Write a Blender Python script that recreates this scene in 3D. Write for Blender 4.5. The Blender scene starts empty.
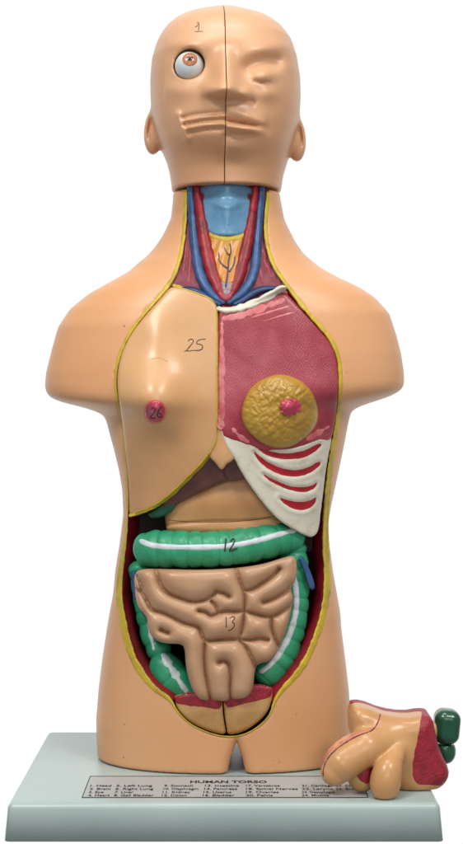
import bpy, bmesh, math, random
import numpy as np
from mathutils import Vector
from mathutils.bvhtree import BVHTree
from mathutils.geometry import delaunay_2d_cdt
random.seed(4); np.random.seed(4)
S = bpy.context.scene
COL = S.collection

# ------------------------------------------------------------------ camera
CAMD, CX, CY, CZ = 1500.0, 231.5, 406.0, 398.0          # mm, photo pixels, mm
cam_d = bpy.data.cameras.new('camera'); cam = bpy.data.objects.new('camera', cam_d); COL.objects.link(cam)
cam.location = (0, -CAMD/1000, CZ/1000); cam.rotation_euler = (math.radians(90), 0, 0)
cam_d.sensor_fit = 'VERTICAL'; cam_d.sensor_height = 36; cam_d.lens = 36*1500/844
cam_d.shift_y = -16/844; cam_d.clip_start = 0.05; cam_d.clip_end = 200
S.camera = cam

# ------------------------------------------------------------------ studio light: a white backdrop side and a dimmer room side
w = bpy.data.worlds.new('World'); S.world = w; w.use_nodes = True
nt = w.node_tree; nt.nodes.clear()
out = nt.nodes.new('ShaderNodeOutputWorld'); bg = nt.nodes.new('ShaderNodeBackground')
tc = nt.nodes.new('ShaderNodeTexCoord'); sx = nt.nodes.new('ShaderNodeSeparateXYZ'); rp = nt.nodes.new('ShaderNodeValToRGB')
nt.links.new(tc.outputs['Generated'], sx.inputs[0]); nt.links.new(sx.outputs['Y'], rp.inputs[0])
rp.color_ramp.elements[0].position = 0.45; rp.color_ramp.elements[0].color = (0.32, 0.32, 0.325, 1)
rp.color_ramp.elements[1].position = 0.72; rp.color_ramp.elements[1].color = (1, 1, 1, 1)
nt.links.new(rp.outputs[0], bg.inputs[0]); bg.inputs[1].default_value = 1.02
nt.links.new(bg.outputs[0], out.inputs[0])

def area(name, loc, tgt, size, power, col=(1, 1, 1)):
    l = bpy.data.lights.new(name, 'AREA'); l.shape = 'RECTANGLE'; l.size = size[0]; l.size_y = size[1]
    l.energy = power; l.color = col
    o = bpy.data.objects.new(name, l); COL.objects.link(o); o.location = loc
    o.rotation_euler = (Vector(tgt)-Vector(loc)).to_track_quat('-Z', 'Y').to_euler()
area('key_lamp', (-0.95, -1.5, 2.1), (0, 0, 0.45), (0.6, 0.45), 27, (1, 0.97, 0.93))
area('fill_lamp', (1.05, -1.45, 2.05), (0, 0, 0.45), (0.6, 0.45), 22, (1, 0.97, 0.93))
area('top_lamp', (0.0, -0.45, 2.3), (0, 0.03, 0.4), (1.0, 0.6), 15, (1, 0.98, 0.95))

area('front_fill', (0.25, -2.4, 0.95), (0, 0, 0.35), (1.2, 0.9), 9, (1, 0.97, 0.94))  # added soft fill from the front, brightens the legs and evens the shading
S.view_settings.view_transform = 'Standard'; S.view_settings.look = 'None'
S.view_settings.exposure = 0; S.view_settings.gamma = 1
S.render.engine = 'CYCLES'

# ------------------------------------------------------------------ materials
def lin(c): return tuple(((v/255)/12.92 if v/255 <= .04045 else ((v/255+.055)/1.055)**2.4) for v in c)
def mat(name, rgb, rough=0.38, var=0.10, vs=40, bump=0.15, bs=260, coat=0.0, sss=0.0, rgb2=None, vpos=(0.35, 0.7), spec=0.5):
    m = bpy.data.materials.new(name); m.use_nodes = True; n = m.node_tree; p = n.nodes['Principled BSDF']
    c1 = lin(rgb); c2 = lin(rgb2) if rgb2 else tuple(v*(1-var) for v in c1)
    tc = n.nodes.new('ShaderNodeTexCoord'); no = n.nodes.new('ShaderNodeTexNoise'); no.inputs['Scale'].default_value = vs
    no.inputs['Detail'].default_value = 4; no.inputs['Roughness'].default_value = 0.6
    n.links.new(tc.outputs['Object'], no.inputs['Vector'])
    r = n.nodes.new('ShaderNodeValToRGB'); r.color_ramp.elements[0].position = vpos[0]; r.color_ramp.elements[1].position = vpos[1]
    r.color_ramp.elements[0].color = (*c1, 1); r.color_ramp.elements[1].color = (*c2, 1)
    n.links.new(no.outputs['Fac'], r.inputs[0]); n.links.new(r.outputs[0], p.inputs['Base Color'])
    n2 = n.nodes.new('ShaderNodeTexNoise'); n2.inputs['Scale'].default_value = bs; n2.inputs['Detail'].default_value = 3
    n.links.new(tc.outputs['Object'], n2.inputs['Vector'])
    b = n.nodes.new('ShaderNodeBump'); b.inputs['Strength'].default_value = bump; b.inputs['Distance'].default_value = 0.001
    n.links.new(n2.outputs['Fac'], b.inputs['Height']); n.links.new(b.outputs[0], p.inputs['Normal'])
    mr = n.nodes.new('ShaderNodeMapRange'); mr.inputs['To Min'].default_value = rough*0.85; mr.inputs['To Max'].default_value = rough*1.2
    n.links.new(no.outputs['Fac'], mr.inputs['Value']); n.links.new(mr.outputs[0], p.inputs['Roughness'])
    p.inputs['Specular IOR Level'].default_value = spec
    p.inputs['Coat Weight'].default_value = coat; p.inputs['Coat Roughness'].default_value = 0.15
    if sss:
        p.inputs['Subsurface Weight'].default_value = sss; p.inputs['Subsurface Scale'].default_value = 0.004
        p.inputs['Subsurface Radius'].default_value = (1, .45, .25)
    return m
M = {}
M['skin'] = mat('skin_plastic', (220, 167, 123), 0.38, vs=7, rgb2=(215, 158, 110), bump=0.10, sss=0.15)
M['head'] = mat('head_plastic', (210, 164, 127), 0.36, vs=8, rgb2=(202, 151, 110), bump=0.08, sss=0.15)
M['chest'] = mat('chest_skin_plastic', (212, 167, 118), 0.37, vs=9, rgb2=(202, 150, 100), bump=0.08, coat=0.15, sss=0.15)
M['yellow'] = mat('yellow_paint', (198, 174, 46), 0.42, vs=60, rgb2=(162, 130, 44), bump=0.35, bs=320, vpos=(.45, .75))
M['muscle'] = mat('muscle_paint', (148, 30, 50), 0.38, vs=17, rgb2=(182, 78, 92), bump=0.6, bs=900, vpos=(.42, .78), coat=0.2)
M['maroon'] = mat('cavity_red_paint', (156, 24, 44), 0.40, vs=22, rgb2=(124, 16, 32), bump=0.2)
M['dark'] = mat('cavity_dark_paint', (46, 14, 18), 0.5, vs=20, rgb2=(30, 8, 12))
M['neck'] = mat('neck_muscle_paint', (112, 26, 42), 0.55, vs=60, rgb2=(150, 74, 88), bump=0.4, bs=400, vpos=(.48, .8))
M['pink'] = mat('pink_paint', (196, 88, 96), 0.36, vs=60, rgb2=(216, 140, 140), bump=0.3)
def hatch(m, col, k=.5):
    n = m.node_tree; p = n.nodes['Principled BSDF']; src = p.inputs['Base Color'].links[0].from_socket
    tc = n.nodes.new('ShaderNodeTexCoord'); mul = None
    for ang in (0.75, -0.6):
        mp = n.nodes.new('ShaderNodeMapping'); mp.inputs['Rotation'].default_value = (0, ang, 0); n.links.new(tc.outputs['Object'], mp.inputs['Vector'])
        w_ = n.nodes.new('ShaderNodeTexWave'); w_.inputs['Scale'].default_value = 135; w_.inputs['Distortion'].default_value = 7; w_.inputs['Detail'].default_value = 2
        n.links.new(mp.outputs[0], w_.inputs['Vector'])
        if mul is None: mul = w_
        else:
            mx = n.nodes.new('ShaderNodeMath'); mx.operation = 'MAXIMUM'; n.links.new(mul.outputs['Fac'], mx.inputs[0]); n.links.new(w_.outputs['Fac'], mx.inputs[1])
    no = n.nodes.new('ShaderNodeTexNoise'); no.inputs['Scale'].default_value = 22; n.links.new(tc.outputs['Object'], no.inputs['Vector'])
    r = n.nodes.new('ShaderNodeMapRange'); r.inputs['From Min'].default_value = .42; r.inputs['From Max'].default_value = .68; r.inputs['To Max'].default_value = k
    n.links.new(no.outputs['Fac'], r.inputs['Value'])
    pw_ = n.nodes.new('ShaderNodeMath'); pw_.operation = 'POWER'; pw_.inputs[1].default_value = 4; n.links.new(mx.outputs[0], pw_.inputs[0])
    q = n.nodes.new('ShaderNodeMath'); q.operation = 'MULTIPLY'; n.links.new(pw_.outputs[0], q.inputs[0]); n.links.new(r.outputs[0], q.inputs[1])
    x = n.nodes.new('ShaderNodeMixRGB'); x.inputs[2].default_value = (*lin(col), 1); n.links.new(q.outputs[0], x.inputs[0]); n.links.new(src, x.inputs[1]); n.links.new(x.outputs[0], p.inputs['Base Color'])
hatch(M['muscle'], (214, 150, 156), .34)
def scuff(m, col=(120, 84, 60), scale=210, thr=.84):
    n = m.node_tree; p = n.nodes['Principled BSDF']; src = p.inputs['Base Color'].links[0].from_socket
    tc = n.nodes.new('ShaderNodeTexCoord'); a = n.nodes.new('ShaderNodeTexNoise'); a.inputs['Scale'].default_value = scale; a.inputs['Detail'].default_value = 1
    b = n.nodes.new('ShaderNodeTexNoise'); b.inputs['Scale'].default_value = 14
    n.links.new(tc.outputs['Object'], a.inputs['Vector']); n.links.new(tc.outputs['Object'], b.inputs['Vector'])
    mu = n.nodes.new('ShaderNodeMath'); mu.operation = 'ADD'; n.links.new(a.outputs['Fac'], mu.inputs[0])
    sc = n.nodes.new('ShaderNodeMath'); sc.operation = 'MULTIPLY'; sc.inputs[1].default_value = .25; n.links.new(b.outputs['Fac'], sc.inputs[0]); n.links.new(sc.outputs[0], mu.inputs[1])
    r = n.nodes.new('ShaderNodeMapRange'); r.inputs['From Min'].default_value = thr+.08; r.inputs['From Max'].default_value = thr+.14; r.inputs['To Max'].default_value = .45
    n.links.new(mu.outputs[0], r.inputs['Value'])
    x = n.nodes.new('ShaderNodeMixRGB'); x.inputs[2].default_value = (*lin(col), 1); n.links.new(r.outputs[0], x.inputs[0]); n.links.new(src, x.inputs[1]); n.links.new(x.outputs[0], p.inputs['Base Color'])
scuff(M['skin']); scuff(M['head']); scuff(M['chest'])
M['nipple'] = mat('nipple_paint', (172, 34, 66), 0.28, vs=90, rgb2=(196, 74, 100), bump=0.3, coat=0.4)
M['nipple_edge'] = mat('nipple_edge_paint', (204, 116, 100), 0.35, vs=60, rgb2=(210, 140, 104), coat=0.2)
M['gland'] = mat('gland_paint', (186, 148, 56), 0.32, vs=30, rgb2=(164, 120, 36), bump=0.25, coat=0.2)
M['bone'] = mat('bone_paint', (216, 212, 194), 0.42, vs=50, rgb2=(184, 170, 140), bump=0.3, vpos=(.5, .8))
M['rib_red'] = mat('rib_gap_paint', (180, 22, 40), 0.35, vs=60, rgb2=(150, 16, 30), bump=0.3)
M['cream'] = mat('xiphoid_paint', (208, 164, 108), 0.35, vs=60, rgb2=(196, 140, 86))
M['liver'] = mat('liver_paint', (98, 54, 46), 0.30, vs=30, rgb2=(72, 38, 32), coat=0.35)
M['stomach'] = mat('stomach_paint', (202, 152, 102), 0.38, vs=20, rgb2=(186, 134, 84))
M['green'] = mat('green_paint', (50, 162, 118), 0.40, vs=50, rgb2=(34, 136, 96), bump=0.35, bs=300, coat=0.05, vpos=(.4, .7))
M['green_dark'] = mat('dark_green_paint', (14, 84, 56), 0.24, vs=60, rgb2=(8, 64, 42), bump=0.3, coat=0.4)
M['taenia'] = mat('white_band_paint', (206, 216, 222), 0.38, vs=80, rgb2=(176, 190, 198), bump=0.35, vpos=(.5, .8))
M['gut'] = mat('gut_plastic', (188, 149, 116), 0.36, vs=20, rgb2=(176, 134, 100), bump=0.12, coat=0.1, sss=0.05)
M['pubis'] = mat('pubis_paint', (196, 156, 100), 0.40, vs=50, rgb2=(178, 132, 80), bump=0.25)
M['cutred'] = mat('cut_face_paint', (160, 30, 48), 0.42, vs=90, rgb2=(124, 20, 36), bump=0.9, bs=420)
M['blue'] = mat('vein_paint', (52, 92, 142), 0.40, vs=60, rgb2=(36, 66, 112), bump=0.3, coat=0.1)
M['navy'] = mat('dark_vein_paint', (42, 70, 116), 0.36, vs=60, rgb2=(24, 40, 76), bump=0.3)
M['artery'] = mat('artery_paint', (158, 16, 30), 0.42, vs=55, rgb2=(110, 12, 28), bump=0.35, coat=0.0)
M['larynx'] = mat('cartilage_paint', (108, 158, 190), 0.34, vs=55, rgb2=(84, 134, 170), bump=0.2, coat=0.2)
M['orange'] = mat('thyroid_paint', (200, 122, 22), 0.36, vs=50, rgb2=(190, 142, 36), bump=0.3, coat=0.1)
M['grey'] = mat('trachea_paint', (146, 150, 160), 0.4, vs=90, rgb2=(150, 90, 90), bump=0.3)
M['ink'] = mat('ink', (38, 24, 26), 0.5, vs=200, rgb2=(70, 44, 40), bump=0.0)
M['seam'] = mat('dark_seam', (78, 42, 28), 0.6)
M['white'] = mat('eye_white_plastic', (214, 214, 204), 0.16, vs=20, rgb2=(190, 206, 214), bump=0.03, coat=0.5)
M['iris'] = mat('iris_paint', (186, 120, 84), 0.25, vs=160, rgb2=(160, 92, 60), coat=0.4)
M['pupil'] = mat('pupil_paint', (28, 16, 16), 0.2, coat=0.4)
M['base'] = mat('base_plastic', (172, 188, 186), 0.32, vs=6, rgb2=(160, 179, 176), bump=0.12, bs=500)
M['label'] = mat('label_paper', (174, 178, 178), 0.45, vs=30, rgb2=(166, 170, 170), bump=0.05)
M['print'] = mat('label_print', (34, 34, 38), 0.6, bump=0)
M['flesh'] = mat('insert_plastic', (206, 158, 106), 0.32, vs=14, rgb2=(188, 134, 84), bump=0.10, coat=0.15, sss=0.15)
M['testis'] = mat('pale_insert_plastic', (206, 164, 106), 0.30, vs=40, rgb2=(194, 144, 88), bump=0.15, coat=0.2, sss=0.1)
M['peach'] = mat('peach_paint', (204, 144, 110), 0.35, vs=60, rgb2=(204, 122, 100), bump=0.2)
M['purple'] = mat('purple_line_paint', (150, 40, 66), 0.4, vs=220, rgb2=(70, 30, 80), vpos=(.45, .55))

# ------------------------------------------------------------------ object helpers
ORG = {}
def thing(name, label, cat, loc, group=None):
    o = bpy.data.objects.new(name, None); o.empty_display_size = 0.02; COL.objects.link(o)
    o.location = [v/1000 for v in loc]; o['label'] = label; o['category'] = cat
    if group: o['group'] = group
    ORG[o] = tuple(loc)
    return o
def link(name, V, F, m, parent, smooth=True, label=None):
    V = np.asarray(V, float); me = bpy.data.meshes.new(name)
    org = ORG.get(parent, (0, 0, 0))
    me.from_pydata(((V-np.array(org))/1000).tolist(), [], [list(map(int, f)) for f in F])
    me.materials.append(M[m] if isinstance(m, str) else m)
    me.polygons.foreach_set('use_smooth', [smooth]*len(me.polygons)); me.update()
    o = bpy.data.objects.new(name, me); COL.objects.link(o)
    if parent is not None: o.parent = parent
    ORG[o] = tuple(org)
    if label: o['label'] = label
    return o
def PW(px, py, Y):
    k = (CAMD+np.asarray(Y, float))/CAMD
    return np.stack([(np.asarray(px)-CX)*k, np.asarray(Y)+0*k, CZ+(CY-np.asarray(py))*k], -1)
class Surf:                                             # depth of a built surface seen along a sight line
    def __init__(s, V, F): s.t = BVHTree.FromPolygons([tuple(v) for v in V], [tuple(map(int, f)) for f in F])
    def one(s, px, py):
        d = Vector(((px-CX)/CAMD, 1, (CY-py)/CAMD))
        h = s.t.ray_cast(Vector((0, -CAMD, CZ)), d.normalized())
        return h[0].y if h[0] is not None else np.nan
    def __call__(s, px, py):
        px = np.atleast_1d(px); py = np.atleast_1d(py)
        r = np.array([s.one(a, b) for a, b in zip(px.ravel(), py.ravel())])
        if np.isnan(r).any():
            ok = ~np.isnan(r)
            r[~ok] = np.interp(np.where(~ok)[0], np.where(ok)[0], r[ok]) if ok.any() else 0
        return r.reshape(px.shape)

def surface_net(fn, lo, hi, h, smooth=2):
    ax = [np.arange(lo[i], hi[i]+h, h, dtype=np.float32) for i in range(3)]
    X, Y, Z = np.meshgrid(*ax, indexing='ij', sparse=False)
    f = fn(X, Y, Z).astype(np.float32); sgn = f < 0
    n = np.array(f.shape)
    cs = sum(sgn[a:n[0]-1+a, b:n[1]-1+b, c:n[2]-1+c].astype(np.int8) for a in (0, 1) for b in (0, 1) for c in (0, 1))
    act = (cs > 0) & (cs < 8); idx = -np.ones(act.shape, np.int64); ci = np.argwhere(act); idx[act] = np.arange(len(ci))
    P = np.zeros((len(ci), 3)); C = np.zeros(len(ci))
    corners = [(a, b, c) for a in (0, 1) for b in (0, 1) for c in (0, 1)]
    for a in corners:
        for ax_ in range(3):
            if a[ax_] == 1: continue
            b = list(a); b[ax_] = 1
            fa = f[ci[:, 0]+a[0], ci[:, 1]+a[1], ci[:, 2]+a[2]]; fb = f[ci[:, 0]+b[0], ci[:, 1]+b[1], ci[:, 2]+b[2]]
            cr = (fa < 0) != (fb < 0); t = np.where(cr, fa/np.where(cr, fa-fb, 1), 0)
            p = np.tile(np.array(a, float), (len(ci), 1)); p[:, ax_] += t
            P[cr] += p[cr]; C[cr] += 1
    V = (ci+P/C[:, None])*h+np.array(lo)
    F = []
    for ax_ in range(3):
        o1, o2 = [(1, 2), (2, 0), (0, 1)][ax_]
        sl = [slice(1, n[i]-1) for i in range(3)]; sl[ax_] = slice(0, n[ax_]-1)
        s2 = list(sl); s2[ax_] = slice(1, n[ax_])
        A = sgn[tuple(sl)]; B = sgn[tuple(s2)]
        e = np.argwhere(A != B); off = np.array([s.start for s in sl]); e = e+off
        fl = sgn[e[:, 0], e[:, 1], e[:, 2]]
        def g(d1, d2):
            q = e.copy(); q[:, o1] -= d1; q[:, o2] -= d2
            return idx[q[:, 0], q[:, 1], q[:, 2]]
        q = np.stack([g(1, 1), g(0, 1), g(0, 0), g(1, 0)], 1)
        q[~fl] = q[~fl][:, ::-1]
        F.append(q)
    F = np.concatenate(F); F = F[(F >= 0).all(1)]
    for it in range(smooth):                            # light Taubin smoothing
        for lam in (0.5, -0.52):
            acc = np.zeros_like(V); cnt = np.zeros(len(V))
            for i in range(4):
                a = F[:, i]; b = F[:, (i+1) % 4]
                np.add.at(acc, a, V[b]); np.add.at(cnt, a, 1); np.add.at(acc, b, V[a]); np.add.at(cnt, b, 1)
            V = V+lam*(acc/cnt[:, None]-V)
    return V, F
def smin(a, b, k):
    h = np.clip(0.5+0.5*(b-a)/k, 0, 1); return b*(1-h)+a*h-k*h*(1-h)
def smax(a, b, k): return -smin(-a, -b, k)

def chaikin(P, n=2, closed=True):
    P = np.asarray(P, float)
    for _ in range(n):
        if closed:
            Q = np.roll(P, -1, 0); P = np.stack([.75*P+.25*Q, .25*P+.75*Q], 1).reshape(-1, P.shape[1])
        else:
            a = P[:-1]; b = P[1:]; m = np.stack([.75*a+.25*b, .25*a+.75*b], 1).reshape(-1, P.shape[1])
            P = np.concatenate([P[:1], m[1:-1], P[-1:]])
    return P
def resample(P, step, closed=True):
    P = np.asarray(P, float)
    if closed: P = np.concatenate([P, P[:1]])
    d = np.r_[0, np.cumsum(np.hypot(*(P[1:, :2]-P[:-1, :2]).T))]
    n = max(4 if closed else 2, int(round(d[-1]/step)))
    t = np.linspace(0, d[-1], n+1)
    if closed: t = t[:-1]
    return np.stack([np.interp(t, d, P[:, i]) for i in range(P.shape[1])], 1)
def seg_dist(x, y, P, closed=False):
    P = np.asarray(P, float)[:, :2]; Q = np.roll(P, -1, 0) if closed else P[1:]; A = P if closed else P[:-1]
    best = np.full(np.shape(x), 1e9)
    for a, b in zip(A, Q):
        d = b-a; L = d@d+1e-12; t = np.clip(((x-a[0])*d[0]+(y-a[1])*d[1])/L, 0, 1)
        best = np.minimum(best, (x-a[0]-t*d[0])**2+(y-a[1]-t*d[1])**2)
    return np.sqrt(best)
def inside(x, y, P):
    r = np.zeros(np.shape(x), bool); n = len(P)
    for i in range(n):
        x1, y1 = P[i][:2]; x2, y2 = P[(i+1) % n][:2]
        c = ((y1 > y) != (y2 > y)) & (x < (x2-x1)*(y-y1)/((y2-y1)+1e-12)+x1); r ^= c
    return r
def sdist(x, y, P):
    d = seg_dist(x, y, P, True); return np.where(inside(x, y, P), d, -d)   # positive inside

def relief(name, outline, Yf, m, parent, H=None, rr=3.0, thick=8, res=2.0, ch=2, label=None, wob=0):
    """a solid plate: outline in photo pixels on the surface Yf, lifted by H(px,py,d) mm, rounded edge rr"""
    P = chaikin(outline, ch) if ch else np.asarray(outline, float)
    P = resample(P, res*0.8)
    area2 = np.sum(P[:, 0]*np.roll(P[:, 1], -1)-np.roll(P[:, 0], -1)*P[:, 1])
    if area2 < 0: P = P[::-1]
    T = np.roll(P, -1, 0)-np.roll(P, 1, 0); T /= np.linalg.norm(T, axis=1)[:, None]+1e-9
    N = np.stack([-T[:, 1], T[:, 0]], 1)
    if wob: P = P+N*(np.convolve(np.random.randn(len(P)+4), np.ones(3)/3, 'same')[2:-2, None]*wob)
    pts = [P]; last = 0
    for d in [q*rr for q in (0.08, 0.25, 0.5, 0.8)]:
        Q = P+N*d; s = sdist(Q[:, 0], Q[:, 1], P); pts.append(Q[s > 0.8*d]); last = d
    gx, gy = np.meshgrid(np.arange(P[:, 0].min(), P[:, 0].max(), res), np.arange(P[:, 1].min(), P[:, 1].max(), res*.866))
    gx = gx+(np.arange(gx.shape[0]) % 2)[:, None]*res/2
    gx = gx.ravel(); gy = gy.ravel(); s = sdist(gx, gy, P); k = s > last+0.4*res
    pts.append(np.stack([gx[k], gy[k]], 1)); A = np.concatenate(pts); nb = len(P)
    r = delaunay_2d_cdt([Vector(p) for p in A], [], [list(range(nb))], 1, 1e-4)
    V2 = np.array([tuple(v) for v in r[0]]); F = [list(f) for f in r[2]]; orig = r[3]
    F = [f if np.cross(V2[f[1]]-V2[f[0]], V2[f[2]]-V2[f[0]]) > 0 else f[::-1] for f in F]
    d = np.maximum(sdist(V2[:, 0], V2[:, 1], P), 0)
    bset = {o: i for i, oo in enumerate(orig) for o in oo if o < nb}
    bl = [bset[i] for i in range(nb) if i in bset]
    d[bl] = 0
    edge = rr*(np.sqrt(np.clip(1-(1-np.minimum(d/rr, 1))**2, 0, 1))-1)
    Yb = Yf(V2[:, 0], V2[:, 1]); h = H(V2[:, 0], V2[:, 1], d) if H is not None else 0
    Yt = Yb-h-edge
    V = PW(V2[:, 0], V2[:, 1], Yt); n0 = len(V)
    back = PW(V2[bl, 0], V2[bl, 1], np.maximum(Yt[bl], Yb[bl])+thick)
    V = np.concatenate([V, back]); nbl = len(bl)
    for i in range(nbl):
        j = (i+1) % nbl; F.append([bl[j], bl[i], n0+i, n0+j])
    F.append([n0+i for i in range(nbl)][::-1])
    # pixel y points down: flip to face the camera
    o = link(name, V, F, m, parent, label=label)
    bm = bmesh.new(); bm.from_mesh(o.data); bmesh.ops.recalc_face_normals(bm, faces=bm.faces); bm.to_mesh(o.data); bm.free()
    o.data.polygons.foreach_set('use_smooth', [True]*len(o.data.polygons))
    o_s = Surf(V[:n0], [f for f in F[:len(r[2])]])
    return o, o_s

def ribbon(name, path, width, Yf, m, parent, h=1.5, sink=0.6, step=1.6, sub=2, label=None, wob=0.0, seg=8, closed=False, lift=0.0, pw=2):
    """a rounded raised band lying on a surface; path in photo pixels (x, y[, width])"""
    P = np.asarray(path, float)
    if P.shape[1] == 2: P = np.c_[P, np.full(len(P), width)]
    P = resample(chaikin(P, sub, closed), step, closed); n = len(P)
    if closed: T = np.roll(P, -1, 0)[:, :2]-np.roll(P, 1, 0)[:, :2]
    else: T = np.gradient(P[:, :2], axis=0)
    T /= np.linalg.norm(T, axis=1)[:, None]+1e-9; N = np.stack([-T[:, 1], T[:, 0]], 1)
    wv = P[:, 2]/2
    if wob: wv = wv*(1+wob*np.convolve(np.random.randn(n+6), np.ones(3)/3, 'same')[3:-3])
    if not closed:
        e = np.minimum(np.arange(n), np.arange(n)[::-1])*step/np.maximum(wv, .3); wv = wv*np.sqrt(np.clip(1-(1-np.minimum(e, 1))**2, 0.02, 1))
    us = np.sin(np.linspace(-1, 1, seg+1)*math.pi/2); rows = []
    hh = h*np.minimum(1, wv/(P[:, 2]/2+1e-6)) if not closed else h
    for u in us:
        q = P[:, :2]+N*(wv*u)[:, None]
        rows.append((q, u))
    Yc = Yf(P[:, 0], P[:, 1]); V = []
    for q, u in rows:
        Ys = Yf(q[:, 0], q[:, 1]); Ys = np.clip(Ys, Yc-4, Yc+4)
        V.append(PW(q[:, 0], q[:, 1], Ys+sink-(hh+sink)*max(0, 1-abs(u)**pw)**.5-lift))
    for q, u in rows[::-1][1:-1]:
        V.append(PW(q[:, 0], q[:, 1], np.clip(Yf(q[:, 0], q[:, 1]), Yc-4, Yc+4)+sink+1.2*math.sqrt(1-u*u)))
    m_ = len(V); V = np.stack(V, 1).reshape(-1, 3); F = []
    for i in range(n if closed else n-1):
        for j in range(m_):
            a = i*m_+j; b = i*m_+(j+1) % m_; i2 = ((i+1) % n)*m_
            F.append([a, b, i2+(j+1) % m_, i2+j])
    if not closed: F += [list(range(m_))[::-1], [(n-1)*m_+j for j in range(m_)]]
    o = link(name, V, F, m, parent, label=label)
    bm = bmesh.new(); bm.from_mesh(o.data); bmesh.ops.recalc_face_normals(bm, faces=bm.faces); bm.to_mesh(o.data); bm.free()
    o.data.polygons.foreach_set('use_smooth', [True]*len(o.data.polygons))
    return o
def merge(objs, name):
    """join several strokes of one marking into one mesh"""
    V = []; F = []; k = 0
    for o in objs:
        V += [tuple(v.co) for v in o.data.vertices]; F += [[i+k for i in p.vertices] for p in o.data.polygons]; k = len(V)
    me = bpy.data.meshes.new(name); me.from_pydata(V, [], F); me.materials.append(objs[0].data.materials[0]); me.update()
    me.polygons.foreach_set('use_smooth', [True]*len(F))
    n = bpy.data.objects.new(name, me); COL.objects.link(n); n.parent = objs[0].parent
    for o in objs:
        d = o.data; bpy.data.objects.remove(o); bpy.data.meshes.remove(d)
    return n
def ink(name, strokes, Yf, parent, org, sc, wd=1.0, m='ink', label=None):
    L = []
    for s in strokes:
        p = np.asarray(s, float)/sc+np.array(org)
        L.append(ribbon('stroke', p, wd, Yf, m, parent, h=0.35, sink=0.3, step=0.5, sub=2, seg=4, wob=.15))
    o = merge(L, name)
    if label: o['label'] = label
    return o

# ------------------------------------------------------------------ torso body
K = (CAMD+60)/CAMD
def Zof(py, Y=60): return CZ+(CY-py)*(CAMD+Y)/CAMD
def Xof(px, Y=60): return (px-CX)*(CAMD+Y)/CAMD
TL = np.array([(150,172),(186,173),(200,173),(219,171),(236,163),(248,155),(257,147),(264,138),(272,129.5),(282.7,110.6),(294.5,89),(310,70),(327.7,58.4),(349,52.5),(372.7,46.6),(387,45.4),(394,47.5),(399,53),(402.5,62),(406,78),(410,93),(415,104),(422,107),(436,110.6),(450,114.5),(471,119.5),(490,122.5),(513,123.5),(542,120),(570,115.5),(592,113.5),(620,108.4),(658,102.5),(687,99),(717,96.5),(740,97),(763,98.5),(800,99)])
TR = np.array([(150,279),(186,279),(197,280),(208,282),(221,284.5),(232,290),(242,295),(255,304),(268.4,320),(279,339),(287.4,358),(298,374.5),(313.5,388.7),(334.8,395.8),(353.7,400.6),(372.7,403.4),(384,403.8),(390,401),(396,391),(401,376),(406,360),(411,351),(425,347.5),(439,345),(454,342),(487,335),(505,331),(521,328.3),(542,329),(572,333),(611,340),(627,341),(658,345),(687,348.5),(708,350),(740,352),(763,351),(800,351)])
TB = np.array([(150,50,50),(200,50,54),(230,54,60),(250,60,68),(270,68,76),(290,78,84),(320,86,88),(360,92,88),(400,94,84),(440,90,78),(480,84,74),(520,80,72),(560,81,74),(600,84,82),(650,87,88),(700,86,88),(760,83,80),(800,83,80)])
def gsm(y, s):
    k = np.exp(-0.5*(np.arange(-3*s, 3*s+1)/s)**2); k /= k.sum(); return np.convolve(np.pad(y, 3*s, 'edge'), k, 'valid')
pyg = np.arange(150, 801.)
Lg = gsm(np.interp(pyg, TL[:, 0], TL[:, 1]), 2); Rg = gsm(np.interp(pyg, TR[:, 0], TR[:, 1]), 2)
Bf = gsm(np.interp(pyg, TB[:, 0], TB[:, 1]), 8); Bb = gsm(np.interp(pyg, TB[:, 0], TB[:, 2]), 8)
def loft(X, Y, Z, py, L, R, bf, bb, n, cy=60):
    z = Z[0, 0, :]; p = CY-(z-CZ)/K
    l = Xof(np.interp(p, py, L)); r = Xof(np.interp(p, py, R)); f_ = np.interp(p, py, bf); b_ = np.interp(p, py, bb)
    cx = (l+r)/2; a = (r-l)/2
    y = Y-cy; b = np.where(y < 0, f_[None, None, :], b_[None, None, :])
    g = (np.abs((X-cx)/a)**n+np.abs(y/b)**n)**(1/n)-1
    return g*np.minimum(a, f_)[None, None, :]
CUT = 620.0
def torso_full(X, Y, Z):
    f = loft(X, Y, Z, pyg, Lg, Rg, Bf, Bb, 2.25)
    k = (CAMD+Y)/CAMD; x0 = Xof(236.5, -10)+(Y+10)*0.0
    z = Z-0*X; hw = np.interp(z[0, 0, :], [34, 50, 66, 80, 92], [9.0, 5.5, 0.0, -8, -18])[None, None, :]
    hw = hw+np.abs(Y-60)*0.0
    f = smax(f, hw-np.abs(X-x0), 12)
    # faint sternum hollow and waist modelling
    f = smax(f, Z-(CUT-1.0), 1.5)
    return smax(f, 35.2-Z, 1.5)
V, F = surface_net(torso_full, (-206, -50, 28), (194, 170, 626), 3.2, 1)
T0 = Surf(V, F)
gx = np.arange(40, 412, 3.0); gy = np.arange(184, 780, 3.0)
GX, GY = np.meshgrid(gx, gy)
TG = np.array([T0.one(a, b) for a, b in zip(GX.ravel(), GY.ravel())]).reshape(GX.shape)
TG = np.where(np.isnan(TG), 60, TG)
def T(px, py):                                          # depth of the whole (uncarved) front, smooth
    u = np.clip((np.asarray(px, float)-gx[0])/3, 0, len(gx)-1.001); v = np.clip((np.asarray(py, float)-gy[0])/3, 0, len(gy)-1.001)
    i = u.astype(int); j = v.astype(int); a = u-i; b = v-j
    return (TG[j, i]*(1-a)+TG[j, i+1]*a)*(1-b)+(TG[j+1, i]*(1-a)+TG[j+1, i+1]*a)*b

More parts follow.
